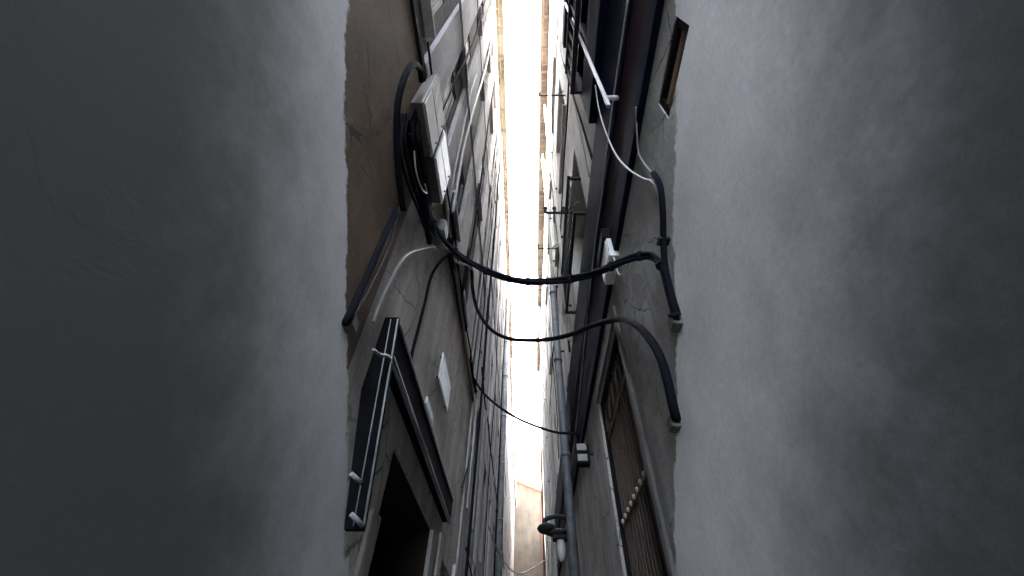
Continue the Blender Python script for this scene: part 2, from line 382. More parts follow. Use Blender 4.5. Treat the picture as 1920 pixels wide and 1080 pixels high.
# ------------------------------------------------------------------ ground
g = MB(); g.quad((-60,-60,0),(60,-60,0),(60,140,0),(-60,140,0)); o = g.build('ground', 'paving'); o['kind'] = 'structure'

# ================================================================== LEFT SIDE
LH = thing('old_house', 'brown rendered old house with rubble upper storeys and pale vertical strips, left of the alley', 'house', (-1.0, 2.0, 0))
DOOR = (3.1, 5.0, -CH, 1.50, .8)
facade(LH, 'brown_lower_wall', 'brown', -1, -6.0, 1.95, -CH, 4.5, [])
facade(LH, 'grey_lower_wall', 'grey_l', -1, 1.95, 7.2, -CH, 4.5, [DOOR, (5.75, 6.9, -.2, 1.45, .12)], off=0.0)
bays = [(0.35, 1.05), (1.76, 2.25), (2.98, 3.62), (4.5, 5.35), (6.15, 6.85)]
rows = [(5.0, 6.9), (7.9, 9.9), (10.9, 12.8), (13.4, 15.0)]
rnd = random.Random(5)
UH = {}
for i, (a, b) in enumerate(bays):
    for j, (c, d) in enumerate(rows):
        if (i, j) in ((0, 1), (2, 1), (3, 2), (4, 0), (1, 3)): continue      # blind bays
        s_ = rnd.uniform(-.3, .35); UH[(i, j)] = (a + rnd.uniform(-.03, .1), b - rnd.uniform(-.03, .12), c + s_, d + s_ - rnd.uniform(-.05, .5), .15)
facade(LH, 'rubble_upper_wall', 'rubble', -1, -6.0, 7.2, 4.5, 15.4, list(UH.values()), off=-.03)
for i, (a, b) in enumerate(bays):
    for j in range(4):
        if (i, j) not in UH: continue
        a, b, c, d, _ = UH[(i, j)]
        window(LH, -1, a, b, c, d, 'glass' if (i+j) % 4 == 3 else 'shut', 'shutter2' if (i*2+j) % 3 else 'shutter', .15-.03)
        sill(LH, -1, a, b, c)
for (a, b) in ((1.16, 1.70), (2.32, 2.92), (3.70, 4.42), (5.42, 6.08)):
    MB().wbox(-1, a, b, 4.52, 15.38, -.04, .035).build('pilaster', 'strip', LH, .006)
facade(LH, 'bright_render', 'bright_render', -1, -6.0, 7.2, 15.4, 17.3, [], off=.05)  # wall top coloured white: strong daylight put into the band's colour
eave(LH, -1, -6.0, 7.19, 17.3, .30, 'eave_l')
# string course: rough timber lintel line between the storeys
MB().wbox(-1, 0.1, 1.94, 4.40, 4.52, -.02, .03).build('string_course', 'soot', LH)
MB().wbox(-1, 1.97, 7.18, 4.42, 4.52, -.02, .045).build('string_course', 'wood', LH)
# doorway with its old door, stone jambs
dr = MB(); dr.wbox(-1, 3.12, 4.98, -CH, 1.48, -.76, -.70); d0 = dr.build('door', 'door', LH)
ln = MB(); ln.wbox(-1, 3.103, 3.125, -CH, 1.497, -.69, -.012); ln.wbox(-1, 4.975, 4.997, -CH, 1.497, -.69, -.012); ln.wbox(-1, 3.127, 4.973, 1.47, 1.497, -.69, -.012)
ln.build('shade_lining', 'door', LH)  # dark boards added to put shade into the door recess
for k in range(6):
    MB().wbox(-1, 3.2+k*.29, 3.2+k*.29+.25, -1.4, 1.4, -.699, -.685).build('door_plank', 'door', d0)
MB().wbox(-1, 2.90, 3.096, -CH, 1.0, -.02, .03).build('door_jamb', 'frame_r', LH, .01)
MB().wbox(-1, 5.004, 5.26, -CH, 1.50, -.02, .03).build('door_jamb', 'strip', LH, .01)
# shallow shuttered opening beyond the door
MB().wbox(-1, 5.76, 6.89, -.19, 1.44, -.11, -.08).build('shop_shutter', 'shutter', LH)
MB().wbox(-1, 5.52, 5.746, -CH, 1.62, -.02, .03).build('shop_jamb', 'strip', LH, .008)
MB().wbox(-1, 6.904, 7.12, -CH, 1.62, -.02, .05).build('shop_jamb', 'strip', LH, .008)

LM = thing('grey_house', 'pale grey tall house with close rows of dark shutters, middle of the left side', 'house', (-1.0, 14.0, 0))
mb_b = []; y = 7.7
while y < 23: mb_b.append((y, y+random.uniform(.8, 1.0))); y += random.uniform(1.9, 2.5)
mrow = [(-.9, 1.3), (2.6, 4.6), (6.0, 8.0), (9.4, 11.2), (12.6, 14.4)]
facade(LM, 'wall', 'mid_l', -1, 7.2, 24.0, -CH, 16.0, [(a, b, c, d) for (a, b) in mb_b for (c, d) in mrow], off=0.03)
for i, (a, b) in enumerate(mb_b):
    for j, (c, d) in enumerate(mrow):
        window(LM, -1, a, b, c, d, 'glass' if (i*3+j) % 5 == 2 else 'shut', ('shutter', 'shutter2')[(i+j) % 2], .19)
        surround(LM, -1, a, b, c, d, .13, .06, 'bright_render' if (i+j) % 3 == 0 else 'strip')
for yy in (9.3, 13.6, 20.2):
    MB().wbox(-1, yy, yy+.3, -CH, 15.9, -.02, .075).build('pilaster', 'strip', LM, .006)
facade(LM, 'bright_render', 'bright_render', -1, 7.2, 24.0, 16.0, 18.2, [], off=.07)  # same white band, daylight on the wall top painted in
eave(LM, -1, 7.21, 23.9, 18.2, .26, 'eave_l')
vpipe(LM, -1, 15.8, -CH, 17.9, .10, .19, 'bluepipe')

def facade_wires(root, side, ys, z0, z1, off, mats=('black', 'greyw')):
    rw = random.Random(len(ys)*7 + side)
    for k, yy in enumerate(ys):
        pts = []; n = 7; y_ = yy
        for i in range(n):
            z = z0 + (z1-z0)*i/(n-1) + CH; pts.append((XW(side, y_) - side*(off+rw.uniform(0, .05)), y_, z)); y_ += rw.uniform(-.10, .10)
        MB().tube(pts, rw.choice((.012, .018, .025)), 6).build('facade_wire', mats[k % 2], root)
def long_wires(root, side, zs, y0, y1, off):
    rw = random.Random(len(zs)*3 + side)
    for k, zz in enumerate(zs):
        pts = []; n = int((y1-y0)/1.1)
        for i in range(n+1):
            y_ = y0 + (y1-y0)*i/n; pts.append((XW(side, y_) - side*off, y_, zz + CH + (-.07 if i % 2 else .03) + rw.uniform(-.02, .02)))
        MB().tube(pts, rw.choice((.012, .016)), 6).build('facade_wire', ('black', 'greyw')[k % 2], root)
facade_wires(LM, -1, (7.5, 9.1, 10.9, 12.7, 15.0, 17.6, 19.4), -.5, 15.5, .11)
facade_wires(LH, -1, (1.74, 2.95, 4.46, 6.12, 7.0), 4.6, 15.0, .05)
long_wires(LM, -1, (1.9, 2.1, 5.3, 8.7), 7.3, 23.5, .12)
long_wires(LH, -1, (4.62, 7.35, 7.45, 10.4), 1.0, 7.1, .06)
LF = thing('pink_house', 'pinkish rendered house at the far end of the left side', 'house', (-1.0, 34.0, 0))
fb = [(y, y+1.0) for y in (25.6, 28.4, 31.4, 34.6, 38.0, 41.2, 44.6, 48.2)]
frow = [(2.6, 4.6), (6.2, 8.2), (9.8, 11.8), (13.4, 15.4)]
facade(LF, 'wall', 'far_l', -1, 24.0, 51.9, -CH, 18.0, [(a, b, c, d) for (a, b) in fb for (c, d) in frow], off=.05)
for (a, b) in fb:
    for (c, d) in frow: window(LF, -1, a, b, c, d, 'shut', 'shutter', .17)
eave(LF, -1, 24.0, 51.6, 18.0, .17, 'eave_l')
vpipe(LF, -1, 30.0, 2, 17.8, .08, .17, 'gutter')
# ================================================================== RIGHT SIDE
RH = thing('cream_house', 'cream rendered tall house over a dark painted fascia band, right of the alley', 'house', (0.95, 4.0, 0))
GW = (3.2, 4.85, -0.9, 2.95, .30)
LV = (0.5, 1.02, 2.70, 2.99, .12)
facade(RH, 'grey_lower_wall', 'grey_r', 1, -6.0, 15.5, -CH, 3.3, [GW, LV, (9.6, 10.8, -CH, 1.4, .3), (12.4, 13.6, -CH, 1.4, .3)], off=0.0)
ub = [(3.4, 5.5), (7.4, 8.0), (9.6, 10.6), (12.6, 13.6)]
urow = [(5.3, 7.55), (9.7, 11.9), (13.6, 15.2)]
uh = [(a, b, c, d, .45 if (a, c) == (3.4, 5.3) else .22) for (a, b) in ub for (c, d) in urow]
facade(RH, 'cream_upper_wall', 'cream', 1, -6.0, 15.5, 3.3, 17.8, uh, off=.0)
for i, (a, b) in enumerate(ub):
    for j, (c, d) in enumerate(urow):
        window(RH, 1, a, b, c, d, 'shut', 'shutter' if (i, j) != (0, 0) else 'soot', .2 if (i, j) != (0, 0) else .42)
        if (i, j) != (0, 0): sill(RH, 1, a, b, c, 'cream2')
facade_eave = eave(RH, 1, -6.0, 15.6, 17.85, .30, 'eave_r')
# dark painted band in three boards
MB().wbox(1, -5.9, 15.4, 4.22, 5.12, -.02, .055).build('fascia_board', 'navy', RH, .012)
MB().wbox(1, -5.9, 15.4, 3.60, 4.21, -.02, .028).build('fascia_board', 'maroon', RH, .01)
MB().wbox(1, -5.9, 15.4, 3.28, 3.59, -.02, .05).build('fascia_board', 'navy', RH, .012)
MB().wbox(1, -5.9, 15.4, 4.12, 4.20, .0281, .048).build('fascia_moulding', 'navy', RH, .012)
# timber gallery, top right of the view
GA = MB()
ga0, ga1, gz0, gz1, gp = -0.6, 2.0, 5.14, 9.15, .14
GA.wbox(1, ga0, ga1, gz0, gz0+.9, -.02, gp); GA.wbox(1, ga0, ga1, gz1-.35, gz1, -.02, gp+.05)
GA.wbox(1, ga1-.09, ga1, gz0+.9, gz1-.35, -.02, gp)
gal = GA.build('timber_gallery', 'navy', RH, .01)
mu = MB()
for yy in (0.0, .62, 1.24): mu.wbox(1, yy, yy+.07, gz0+.9, gz1-.35, .03, gp-.003)
for zz in (6.9, 7.8): mu.wbox(1, ga0, ga1-.09, zz, zz+.06, .04, gp-.02)
mu.build('mullions', 'navy', gal)
MB().wbox(1, ga0, ga1-.092, gz0+.9, gz1-.352, .01, .06).build('pane', 'glass', gal)
rl = MB()
for k in range(9):
    yy = .55 + k*.16
    rl.wbox(1, yy, yy+.022, 6.0, 6.95, gp+.12, gp+.142)
rl.wbox(1, .5, 1.93, 6.95, 7.0, gp+.10, gp+.16); rl.wbox(1, .5, 1.93, 6.0, 6.04, gp+.10, gp+.16)
rl.wbox(1, .5, .54, 6.01, 6.98, 0.1, gp+.12); rl.wbox(1, 1.89, 1.93, 6.01, 6.98, .1, gp+.12)
rl.build('railing', 'iron', gal)
# louvred opening at the right edge of the view
lf = MB(); a, b, c, d = LV[:4]
lf.wbox(1, a+.003, a+.05, c+.003, d-.003, -.11, -.01); lf.wbox(1, b-.05, b-.003, c+.003, d-.003, -.11, -.01)
lf.wbox(1, a+.05, b-.05, c+.003, c+.05, -.11, -.01); lf.wbox(1, a+.05, b-.05, d-.05, d-.003, -.11, -.01)
lv = lf.build('louvre_window', 'soot', RH)
sl = MB(); z = c + .06
while z < d - .11:
    X = lambda y, o: XW(1, y) - o
    p, q = a+.052, b-.052
    sl.hexa([(X(p,-.03),p,z+CH),(X(p,-.01),p,z+CH),(X(q,-.01),q,z+CH),(X(q,-.03),q,z+CH),(X(p,-.10),p,z+.075+CH),(X(p,-.08),p,z+.075+CH),(X(q,-.08),q,z+.075+CH),(X(q,-.10),q,z+.05+CH)]); z += .075
sl.build('slats', 'louver', lv)
# barred ground floor window
a, b, c, d = GW[:4]
gr = MB()
gr.wbox(1, a+.003, a+.07, c+.003, d-.003, -.12, -.03); gr.wbox(1, b-.07, b-.003, c+.003, d-.003, -.12, -.03)
gr.wbox(1, a+.07, b-.07, d-.07, d-.003, -.12, -.03); gr.wbox(1, a+.07, b-.07, c+.003, c+.07, -.12, -.03)
gw = gr.build('barred_window', 'soot', RH, .006)
bars = MB()
for k in range(13):
    yy = a + .13 + k*(b-a-.26)/12
    x = XW(1, yy) + .07
    bars.rod((x, yy, c+.06+CH), (x, yy, d-.06+CH), .012)
for zz in (0.2, 1.48, 2.45): bars.wbox(1, a+.068, b-.068, zz-.03, zz+.03, -.088, -.052)
for k in range(5):      # scrolled arch tops
    yy = a + .13 + (k*2.5+1)*(b-a-.26)/12; x = XW(1, yy) + .05
    w = .13
    bars.tube([(x, yy-w, 2.5+CH), (x, yy-w*.75, 2.66+CH), (x, yy, 2.74+CH), (x, yy+w*.75, 2.66+CH), (x, yy+w, 2.5+CH)], .011, 6)
bars.build('bars', 'bronze', gw)
for k in range(9):
    yy = a + .16 + k*(b-a-.32)/8
    s = MB(); s.ball((XW(1, yy)+.045, yy, 1.48+CH), .024, 10, 6, (0.7, 1, 1)); s.build('stud', 'ring', gw)
MB().wbox(1, a+.06, b-.06, c+.06, d-.06, -.29, -.26).build('pane', 'glass', gw)
ed = MB(); ed.wbox(1, a-.10, a-.003, -CH, d+.12, -.03, .03); ed.wbox(1, a-.003, b+.003, d+.003, d+.12, -.03, .03)
ed.build('window_surround', 'frame_r', RH, .015)
for (p, q) in ((9.6, 10.8), (12.4, 13.6)):
    MB().wbox(1, p+.01, q-.01, -CH, 1.38, -.25, -.2).build('door', 'door', RH)
vpipe(RH, 1, 8.25, -CH, 9.2, .088, .17, 'greenpipe', step=2.4)
vpipe(RH, 1, 8.25, 9.2, 17.7, .05, .14, 'gutter', step=2.4)
vpipe(RH, 1, 6.1, 5.1, 17.7, .045, .10, 'gutter', step=2.4)
# balcony railing in front of the first window above the band
bl = thing('balcony_railing', 'black iron railing across the dark window above the fascia band', 'railing', (0.9, 4.45, 5.2+CH))
b1 = MB(); o = .20
for k in range(15):
    yy = 3.42 + k*2.06/14; x = XW(1, yy) - o
    b1.rod((x, yy, 5.28+CH), (x, yy, 6.35+CH), .011, 6)
b1.build('bars', 'iron', bl)
b2 = MB(); b2.wbox(1, 3.36, 5.54, 6.35, 6.39, o-.025, o+.025); b2.wbox(1, 3.36, 5.54, 5.24, 5.28, o-.025, o+.025)
for yy in (3.36, 5.50): b2.wbox(1, yy, yy+.04, 6.30, 6.349, -.01, o-.026); b2.wbox(1, yy, yy+.04, 5.241, 5.279, -.01, o-.026)
b2.build('rails', 'iron', bl)

facade_wires(RH, 1, (2.5, 2.75, 6.6, 8.7, 11.4, 14.0), 5.2, 16.5, .03)
long_wires(RH, 1, (8.9, 12.8), 2.2, 15.3, .04)
RM = thing('sandy_house', 'sandy grey tall house beyond the lamp on the right side', 'house', (1.2, 20, 0))
rb2 = [(16.6, 17.5), (19.0, 19.9), (21.4, 22.3), (23.8, 24.7)]
rr2 = [(-.6, 1.4), (2.7, 4.6), (6.0, 8.0), (9.6, 11.6), (13.2, 15.0)]
facade(RM, 'wall', 'cream2', 1, 15.5, 26.0, -CH, 18.0, [(a, b, c, d) for (a, b) in rb2 for (c, d) in rr2], off=.02)
for i, (a, b) in enumerate(rb2):
    for (c, d) in rr2:
        window(RM, 1, a, b, c, d, 'shut', 'shutter' if i % 2 else 'shutter2', .2); surround(RM, 1, a, b, c, d, .1, .04, 'cream')
eave(RM, 1, 15.6, 25.2, 18.0, .24, 'eave_r')
vpipe(RM, 1, 18.2, -CH, 17.8, .06, .15, 'gutter')
RF = thing('low_house', 'lower grey cream house at the far end of the right side', 'house', (1.8, 35, 0))
rb3 = [(y, y+1.0) for y in (27.4, 30.4, 33.4, 36.6, 40.0, 43.4, 47.0)]
rr3 = [(2.6, 4.6), (6.0, 8.0), (9.0, 10.4)]
facade(RF, 'wall', 'cream2', 1, 26.0, 51.9, -CH, 14.6, [(a, b, c, d) for (a, b) in rb3 for (c, d) in rr3])
for (a, b) in rb3:
    for (c, d) in rr3: window(RF, 1, a, b, c, d, 'shut', 'shutter', .2)
MB().wbox(1, 26.0, 51.8, 14.61, 14.75, -.3, .05).build('coping', 'bright_render', RF)
vpipe(RF, 1, 29.0, 4, 14.4, .07, .12, 'rust')

# ================================================================== END OF THE ALLEY
EB = thing('ochre_house', 'ochre gabled house closing the alley with a red tiled sloping verge', 'house', (0, 53, 0))
Ye = 52.0
e = MB(); prof = [(-9, 0), (8, 0), (8, 17.4+CH), (-3.2, 21.75+CH), (-9, 19.5+CH)]
n = len(prof)
e.v = [(x, Ye, z) for x, z in prof] + [(x, Ye+9, z) for x, z in prof]
e.f = [tuple(range(n)), tuple(range(2*n-1, n-1, -1))] + [(i, (i+1) % n, n+(i+1) % n, n+i) for i in range(n)]
e.build('gable_wall', 'tan', EB)
for (p, q) in (((-3.2, 21.75), (8.4, 17.25)), ((-3.2, 21.75), (-9.4, 19.35))):
    m = MB(); L_ = math.hypot(q[0]-p[0], q[1]-p[1]); dx, dz = (q[0]-p[0])/L_, (q[1]-p[1])/L_; nx, nz = (-dz, dx) if dx > 0 else (dz, -dx)
    k = 0.0
    while k < L_:
        x0, z0 = p[0]+dx*k, p[1]+dz*k+CH; x1, z1 = p[0]+dx*min(L_, k+.42), p[1]+dz*min(L_, k+.42)+CH; h0, h1 = .20, .26
        m.hexa([(x0,Ye-.25,z0+.003),(x1,Ye-.25,z1+.003),(x1,Ye+9.2,z1+.003),(x0,Ye+9.2,z0+.003),(x0+nx*h0,Ye-.25,z0+nz*h0),(x1+nx*h1,Ye-.25,z1+nz*h1),(x1+nx*h1,Ye+9.2,z1+nz*h1),(x0+nx*h0,Ye+9.2,z0+nz*h0)])
        k += .42
    m.build('roof_slope', 'tile', EB)
fl = MB().tube([(2.35, Ye-.12, 19.2+CH), (2.2, Ye-.12, 15.6+CH), (2.2, Ye-.12, 15.2+CH), (2.3, Ye-.12, 2)], .11, 10, sub=1); fl.build('drainpipe', 'rust', EB)

# ================================================================== THINGS ON THE LEFT WALL
def ebox(name, label, y0, y1, z0, z1, dep, mat, rows=2):
    t = thing(name, label, 'utility box', (-1.0, (y0+y1)/2, z0+CH), 'utility boxes on the left wall')
    MB().wbox(-1, y0, y1, z0, z1, .003, dep-.018).build('case', 'boxdark', t, .008)
    MB().wbox(-1, y0-.006, y1+.006, z0-.006, z1+.006, dep-.017, dep-.006).build('front_flange', mat, t, .003)
    ww = (y1-y0)/rows
    h = (z1-z0)/2
    for k in range(2):
        MB().wbox(-1, y0+.012, y1-.012, z0+.014+k*h, z0+k*h+h-.014, dep-.005, dep+.006).build('lid', mat, t, .005)
    l = MB()
    for k in range(2):
        l.rod((-1+dep+.006, y1-.05, z0+h*k+h/2+CH), (-1+dep+.014, y1-.05, z0+h*k+h/2+CH), .012)
    l.build('latch', 'iron', t)
    return t
ebox('meter_box', 'large dirty grey utility box with two lids, left wall under the pale strip', 1.29, 1.80, 3.80, 4.63, .125, 'boxgrey')
ebox('meter_box', 'whiter utility box beside the dirty grey one, farther along the left wall', 1.87, 2.40, 3.94, 4.62, .12, 'boxwhite')

def cable(name, label, pts, r, mat='black', group='cables strung and clipped along the alley', cat='cable', **kw):
    o = MB().tube(pts, r, 8, **kw).build(name, mat); return tag(o, label, cat, group)
# hose looping up into the near side of the meter box
t = cable('hose', 'thick black hose arching up into the near side of the grey utility box',
      [hitL(756,395,.05), hitL(748,330,.05), hitL(744,260,.06), hitL(746,195,.08), hitL(757,150,.10), hitL(774,121,.10), hitL(787,130,.09), hitL(790,152,.07)], .026, cat='hose')
# conduits, cable runs on the left wall
cable('conduit', 'dark conduit slanting down the left wall at the picture edge, with clips', [hitL(745,395,.04), hitL(716,455,.04), hitL(690,515,.04), hitL(655,592,.04), hitL(648,606,.0), hitL(645,612,-.08)], .024, cat='conduit')
cable('wire', 'thin grey wire beside the dark conduit at the left picture edge', [hitL(752,380,.02), hitL(735,440,.02), hitL(712,500,.02), hitL(690,545,.02), hitL(655,606,.02), hitL(650,618,-.03)], .006, 'greyw')
cable('cable', 'grey cable bending down the left wall from the knot of cables towards the black hood',
      [hitL(838,470,.04), hitL(822,462,.03), hitL(795,465,.02), hitL(768,474,.02), hitL(752,490,.02), hitL(734,523,.02), hitL(712,570,.02), hitL(700,605,.02)], .010, 'greyw')
cable('cable', 'dark cable falling straight down the left wall behind the white plaque',
      [hitL(845,473,.04), hitL(825,492,.03), hitL(808,520,.02), hitL(797,565,.02), hitL(782,625,.02), hitL(772,665,.02), hitL(768,700,.02)], .016)
for k, (dx, dy) in enumerate(((0, 0), (7, 6), (-5, 3))):
    cable('cable', ('dark cable of the trio dropping from the knot, the middle one',
                    'dark cable of the trio dropping from the knot, nearest the sky',
                    'dark cable of the trio dropping from the knot, nearest the plaque')[k],
      [hitL(846+dx,478+dy,.05), hitL(856+dx,520+dy,.03), hitL(862+dx*.8,565,.02), hitL(870+dx*.6,620,.02), hitL(877+dx*.5,665,.02), hitL(884+dx*.3,700,.025), hitL(893+dx*.2,735,.03)], .013 if k else .02)
cable('wire', 'thin dark wire hanging loose below the trio of cables on the left wall',
      [hitL(893,735,.03), hitL(893,775,.03), hitL(888,820,.03), hitL(877,872,.03), hitL(866,915,.02)], .009)
cable('cable', 'bundle of dark cables running up behind the grey utility boxes on the left wall',
      [hitL(770,250,.05), hitL(778,300,.05), hitL(787,345,.06), hitL(797,385,.07), hitL(801,430,.06), hitL(806,455,.05)], .03)
cable('wire', 'pale looping wire below the grey utility boxes', [hitL(776,275,.07), hitL(780,320,.08), hitL(790,352,.09), hitL(800,362,.09), hitL(797,345,.09)], .006, 'palew')
for k, (dx, lab) in enumerate(((-14, 'slack black cable left of the hose below the utility boxes, outermost'), (-4, 'slack black cable close along the hose below the utility boxes'),
                               (12, 'black cable tight against the near edge of the grey utility box'), (22, 'black cable tucked behind the front of the utility boxes'))):
    cable('cable', lab, [hitL(766+dx*.8,215,.03), hitL(762+dx,262,.05+.01*k), hitL(768+dx,305,.06), hitL(779+dx*.9,350,.06), hitL(792+dx*.6,392,.07), hitL(803+dx*.4,430,.06), hitL(824+dx*.3,462,.06), hitL(846,474,.06)], .012+.004*(k % 2))
tag(MB().wbox(-1, 1.32, 2.38, 3.48, 3.79, .004, .05).build('cable_tray', 'soot', None, .01), 'black cable tray on the left wall right under the utility boxes', 'cable tray')
jb = thing('junction_box', 'small pale junction box below the whiter utility box', 'junction box', hitL(824,420))
p0 = hitL(822,430)
MB().box(-.995, -.92, p0.y-.08, p0.y+.12, p0.z-.12, p0.z+.10).build('case', 'bluepipe', jb, .01)
MB().box(-.919, -.905, p0.y-.07, p0.y+.11, p0.z-.11, p0.z+.09).build('lid', 'bluepipe', jb, .006)
cable('wire', 'pale wire rising up the light strips of the left house', [hitL(834,470,.03), hitL(848,350,.06), hitL(868,245,.06), hitL(884,170,.06), hitL(893,140,.06)], .010, 'greyw')

# the crossings
def cross(name, label, pts, r, mat='black', n=3, tie=True):
    """a sagging run between both walls: pixel track with a depth that changes evenly from wall to wall"""
    t = thing(name, label, 'cable', pts[0], 'cables strung and clipped along the alley')
    for k in range(n):
        an = 2*PI*k/n
        off = [Vector((0, math.cos(an+i*.55), math.sin(an+i*.55)))*r*(1.05 if n > 1 else 0) for i in range(len(pts))]
        MB().tube([p+q for p, q in zip(pts, off)], r, 8).build('strand', mat, t)
    if tie:
        for i in range(1, len(pts)-1, 2):
            a = pts[i]; d = (pts[i+1]-pts[i-1]).normalized()*.012
            MB().tube([a-d, a+d], r*2.35, 10, sub=1).build('tie', 'soot', t)
    return t
def track(pix, tL, tR):
    x0, x1 = pix[0][0], pix[-1][0]
    out = []
    for (x, y) in pix:
        s = (x-x0)/(x1-x0); out.append(at(x, y, tL + (tR-tL)*s))
    return out
a0 = hitL(800,385,.06); tL = (a0.x)/ray(800,385).x
b0 = hitR(1222,480,.06); tR = b0.x/ray(1222,480).x
mainp = track([(800,385),(812,415),(830,446),(852,470),(878,490),(912,508),(950,521),(990,528),(1030,528),(1070,523),(1110,513),(1145,500),(1175,488),(1200,480),(1222,480)], tL, tR)
mainp += [hitR(1240,497,.06), hitR(1252,540,.05), hitR(1265,590,.04), hitR(1272,612,.0), hitR(1278,625,-.1)]
cross('cable_bundle', 'thick bundle of black cables sagging right across the alley, the upper crossing', mainp, .016)
tL = hitL(884,505,.05).x/ray(884,505).x; tR = hitR(1160,599,.07).x/ray(1160,599).x
sec = track([(884,505),(886,540),(893,575),(906,600),(926,622),(955,635),(990,638),(1030,636),(1070,627),(1110,611),(1140,602),(1165,599)], tL, tR)
sec = [hitL(846,474,.06), hitL(868,488,.06)] + sec
sec += [hitR(1190,608,.06), hitR(1218,636,.05), hitR(1240,675,.05), hitR(1253,720,.05), hitR(1264,770,.04), hitR(1270,790,.0), hitR(1275,803,-.1)]
cross('sagging_cable', 'single thick black cable sagging across the alley, the lower crossing', sec, .031, n=1, tie=False)
cable('cable', 'short dark tail linking the knot on the left wall to the lower crossing', [hitL(842,480,.06), hitL(858,492,.07), hitL(874,497,.07), hitL(886,507,.05)], .02)
tL = hitL(886,705,.03).x/ray(886,705).x; tR = hitR(1082,815,.2).x/ray(1082,815).x
cable('wire', 'thin black wire sagging across the alley under both thick cables', track([(886,705),(905,735),(935,762),(970,784),(1005,799),(1040,810),(1070,813),(1082,816)], tL, tR) + [hitR(1084,835,.1)], .021)
tL = hitL(915,985,.06).x/ray(915,985).x; tR = hitR(1028,1046,.1).x/ray(1028,1046).x
cable('wire', 'thin wire sagging before the ochre house at the bottom of the view', track([(915,985),(932,1030),(950,1060),(970,1075),(990,1071),(1010,1058),(1028,1046)], tL, tR), .022, 'greyw')
kn = MB(); kc = hitL(846,472,.06)
for k in range(7):
    q = Vector((random.uniform(-.02,.03), random.uniform(-.09,.09), random.uniform(-.09,.09)))
    kn.tube([kc+q+Vector((0,-.1,.06)), kc+q*.5, kc+q+Vector((0,.1,-.07))], .016, 7)
tag(kn.build('cable_knot', 'black'), 'tangled knot of black cables on the left wall where the runs meet', 'cable', 'cables strung and clipped along the alley')

# plaques
def plaque(label, pts, dep, mat='plaque'):
    """a board fixed to the wall, seen end on; pts: near top, far top, far bottom, near bottom pixels on its face"""
    q = [hitL(x, y, dep) for x, y in pts]
    y0 = (q[0].y+q[3].y)/2; y1 = (q[1].y+q[2].y)/2; z1 = (q[0].z+q[1].z)/2; z0 = (q[2].z+q[3].z)/2
    t = thing('wall_plaque', label, 'plaque', (-1, (y0+y1)/2, z0), 'pale plaques on the left wall')
    MB().box(-1.0+dep-.02, -1.0+dep, y0, y1, z0, z1).build('panel', mat, t, .004)
    m = MB()
    for (yy, zz) in ((y0+.03, z0+.03), (y1-.05, z0+.03), (y0+.03, z1-.05), (y1-.05, z1-.05)): m.box(-1.006, -1.0+dep-.019, yy, yy+.02, zz, zz+.02)
    m.build('standoffs', 'iron', t)
plaque('larger pale blank plaque standing off the left wall below the cables', [(832,664),(847,727),(838,768),(824,708)], .045)
plaque('small narrow pale plaque low on the left wall beside the black hood', [(803,737),(812,785),(810,800),(801,752)], .02)

# black hood over the doorway
HD = thing('door_hood', 'black sheet metal hood with slanting cheek over the left doorway', 'door hood', (-1, 4.2, .6+CH))
MB().wbox(-1, 2.25, 5.65, 1.77, 2.02, -.02, .10).build('front_rail', 'hood', HD, .01)
MB().wbox(-1, 2.25, 5.66, 2.021, 2.035, -.02, .11).build('rail_trim', 'edge', HD)
MB().wbox(-1, 2.25, 5.65, 1.75, 1.765, .075, .115).build('rail_trim', 'edge', HD)
ck = MB()
ck.hexa([(-.86,2.20,.66+CH),(-.765,2.20,.66+CH),(-.765,2.235,.66+CH),(-.86,2.235,.66+CH),(-1.0,2.20,1.44+CH),(-.84,2.20,1.44+CH),(-.84,2.235,1.44+CH),(-1.0,2.235,1.44+CH)])
ck.hexa([(-1.0,2.20,1.441+CH),(-.84,2.20,1.441+CH),(-.84,2.235,1.441+CH),(-1.0,2.235,1.441+CH),(-1.0,2.20,2.05+CH),(-.90,2.20,2.05+CH),(-.90,2.235,2.05+CH),(-1.0,2.235,2.05+CH)])
ck.build('cheek', 'hood', HD)
for (xo, r) in ((0.0, .006), (.05, .004)):
    MB().rod((-.90-xo, 2.19, 2.02+CH), (-.765-xo, 2.19, .67+CH), r).build('cheek_rib', 'edge', HD)
MB().tube([hitL(700,655,.12), hitL(712,665,.13), hitL(728,668,.14), hitL(735,684,.13), hitL(760,745,.12), hitL(800,845,.12)], .010, 8).build('stay', 'edge', HD)
for (A, B) in (((658,888),(677,905)), ((659,964),(680,986))):
    tt = 2.185/ray(*B).y
    MB().rod(at(A[0], A[1], tt*.985), at(B[0], B[1], tt), .012, 10).build('peg', 'bluepipe', HD)

# ================================================================== THINGS ON THE RIGHT WALL
# white pipe down the gallery with a bend at its foot
wp = MB(); A = hitR(1068,15,.22); B = hitR(1135,180,.22)
wp.tube([(A.x, B.y, A.z+.8), (B.x-.005, B.y, B.z+.12), (B.x, B.y+.01, B.z), (B.x+.05, B.y-.01, B.z-.07), (B.x+.09, B.y-.02, B.z-.11)], .018, 10)
tag(wp.build('standpipe', 'whitepipe'), 'shiny white pipe down the dark gallery, bending into the wall', 'pipe')
cable('wire', 'pale thin wire swinging down from the white pipe to the right wall',
      [hitR(1115,150,.1), hitR(1122,200,.11), hitR(1135,245,.12), hitR(1155,290,.12), hitR(1180,318,.09), hitR(1205,334,.03), hitR(1222,340,.02), hitR(1233,362,.02), hitR(1238,400,.02), hitR(1240,450,.02)], .007, 'palew')
cable('wire', 'grey wire curving under the fascia band to the thick right hand cable',
      [hitR(1193,200,.05), hitR(1194,250,.04), hitR(1198,288,.02), hitR(1212,312,.02), hitR(1228,332,.02), hitR(1240,360,.03)], .008, 'greyw')
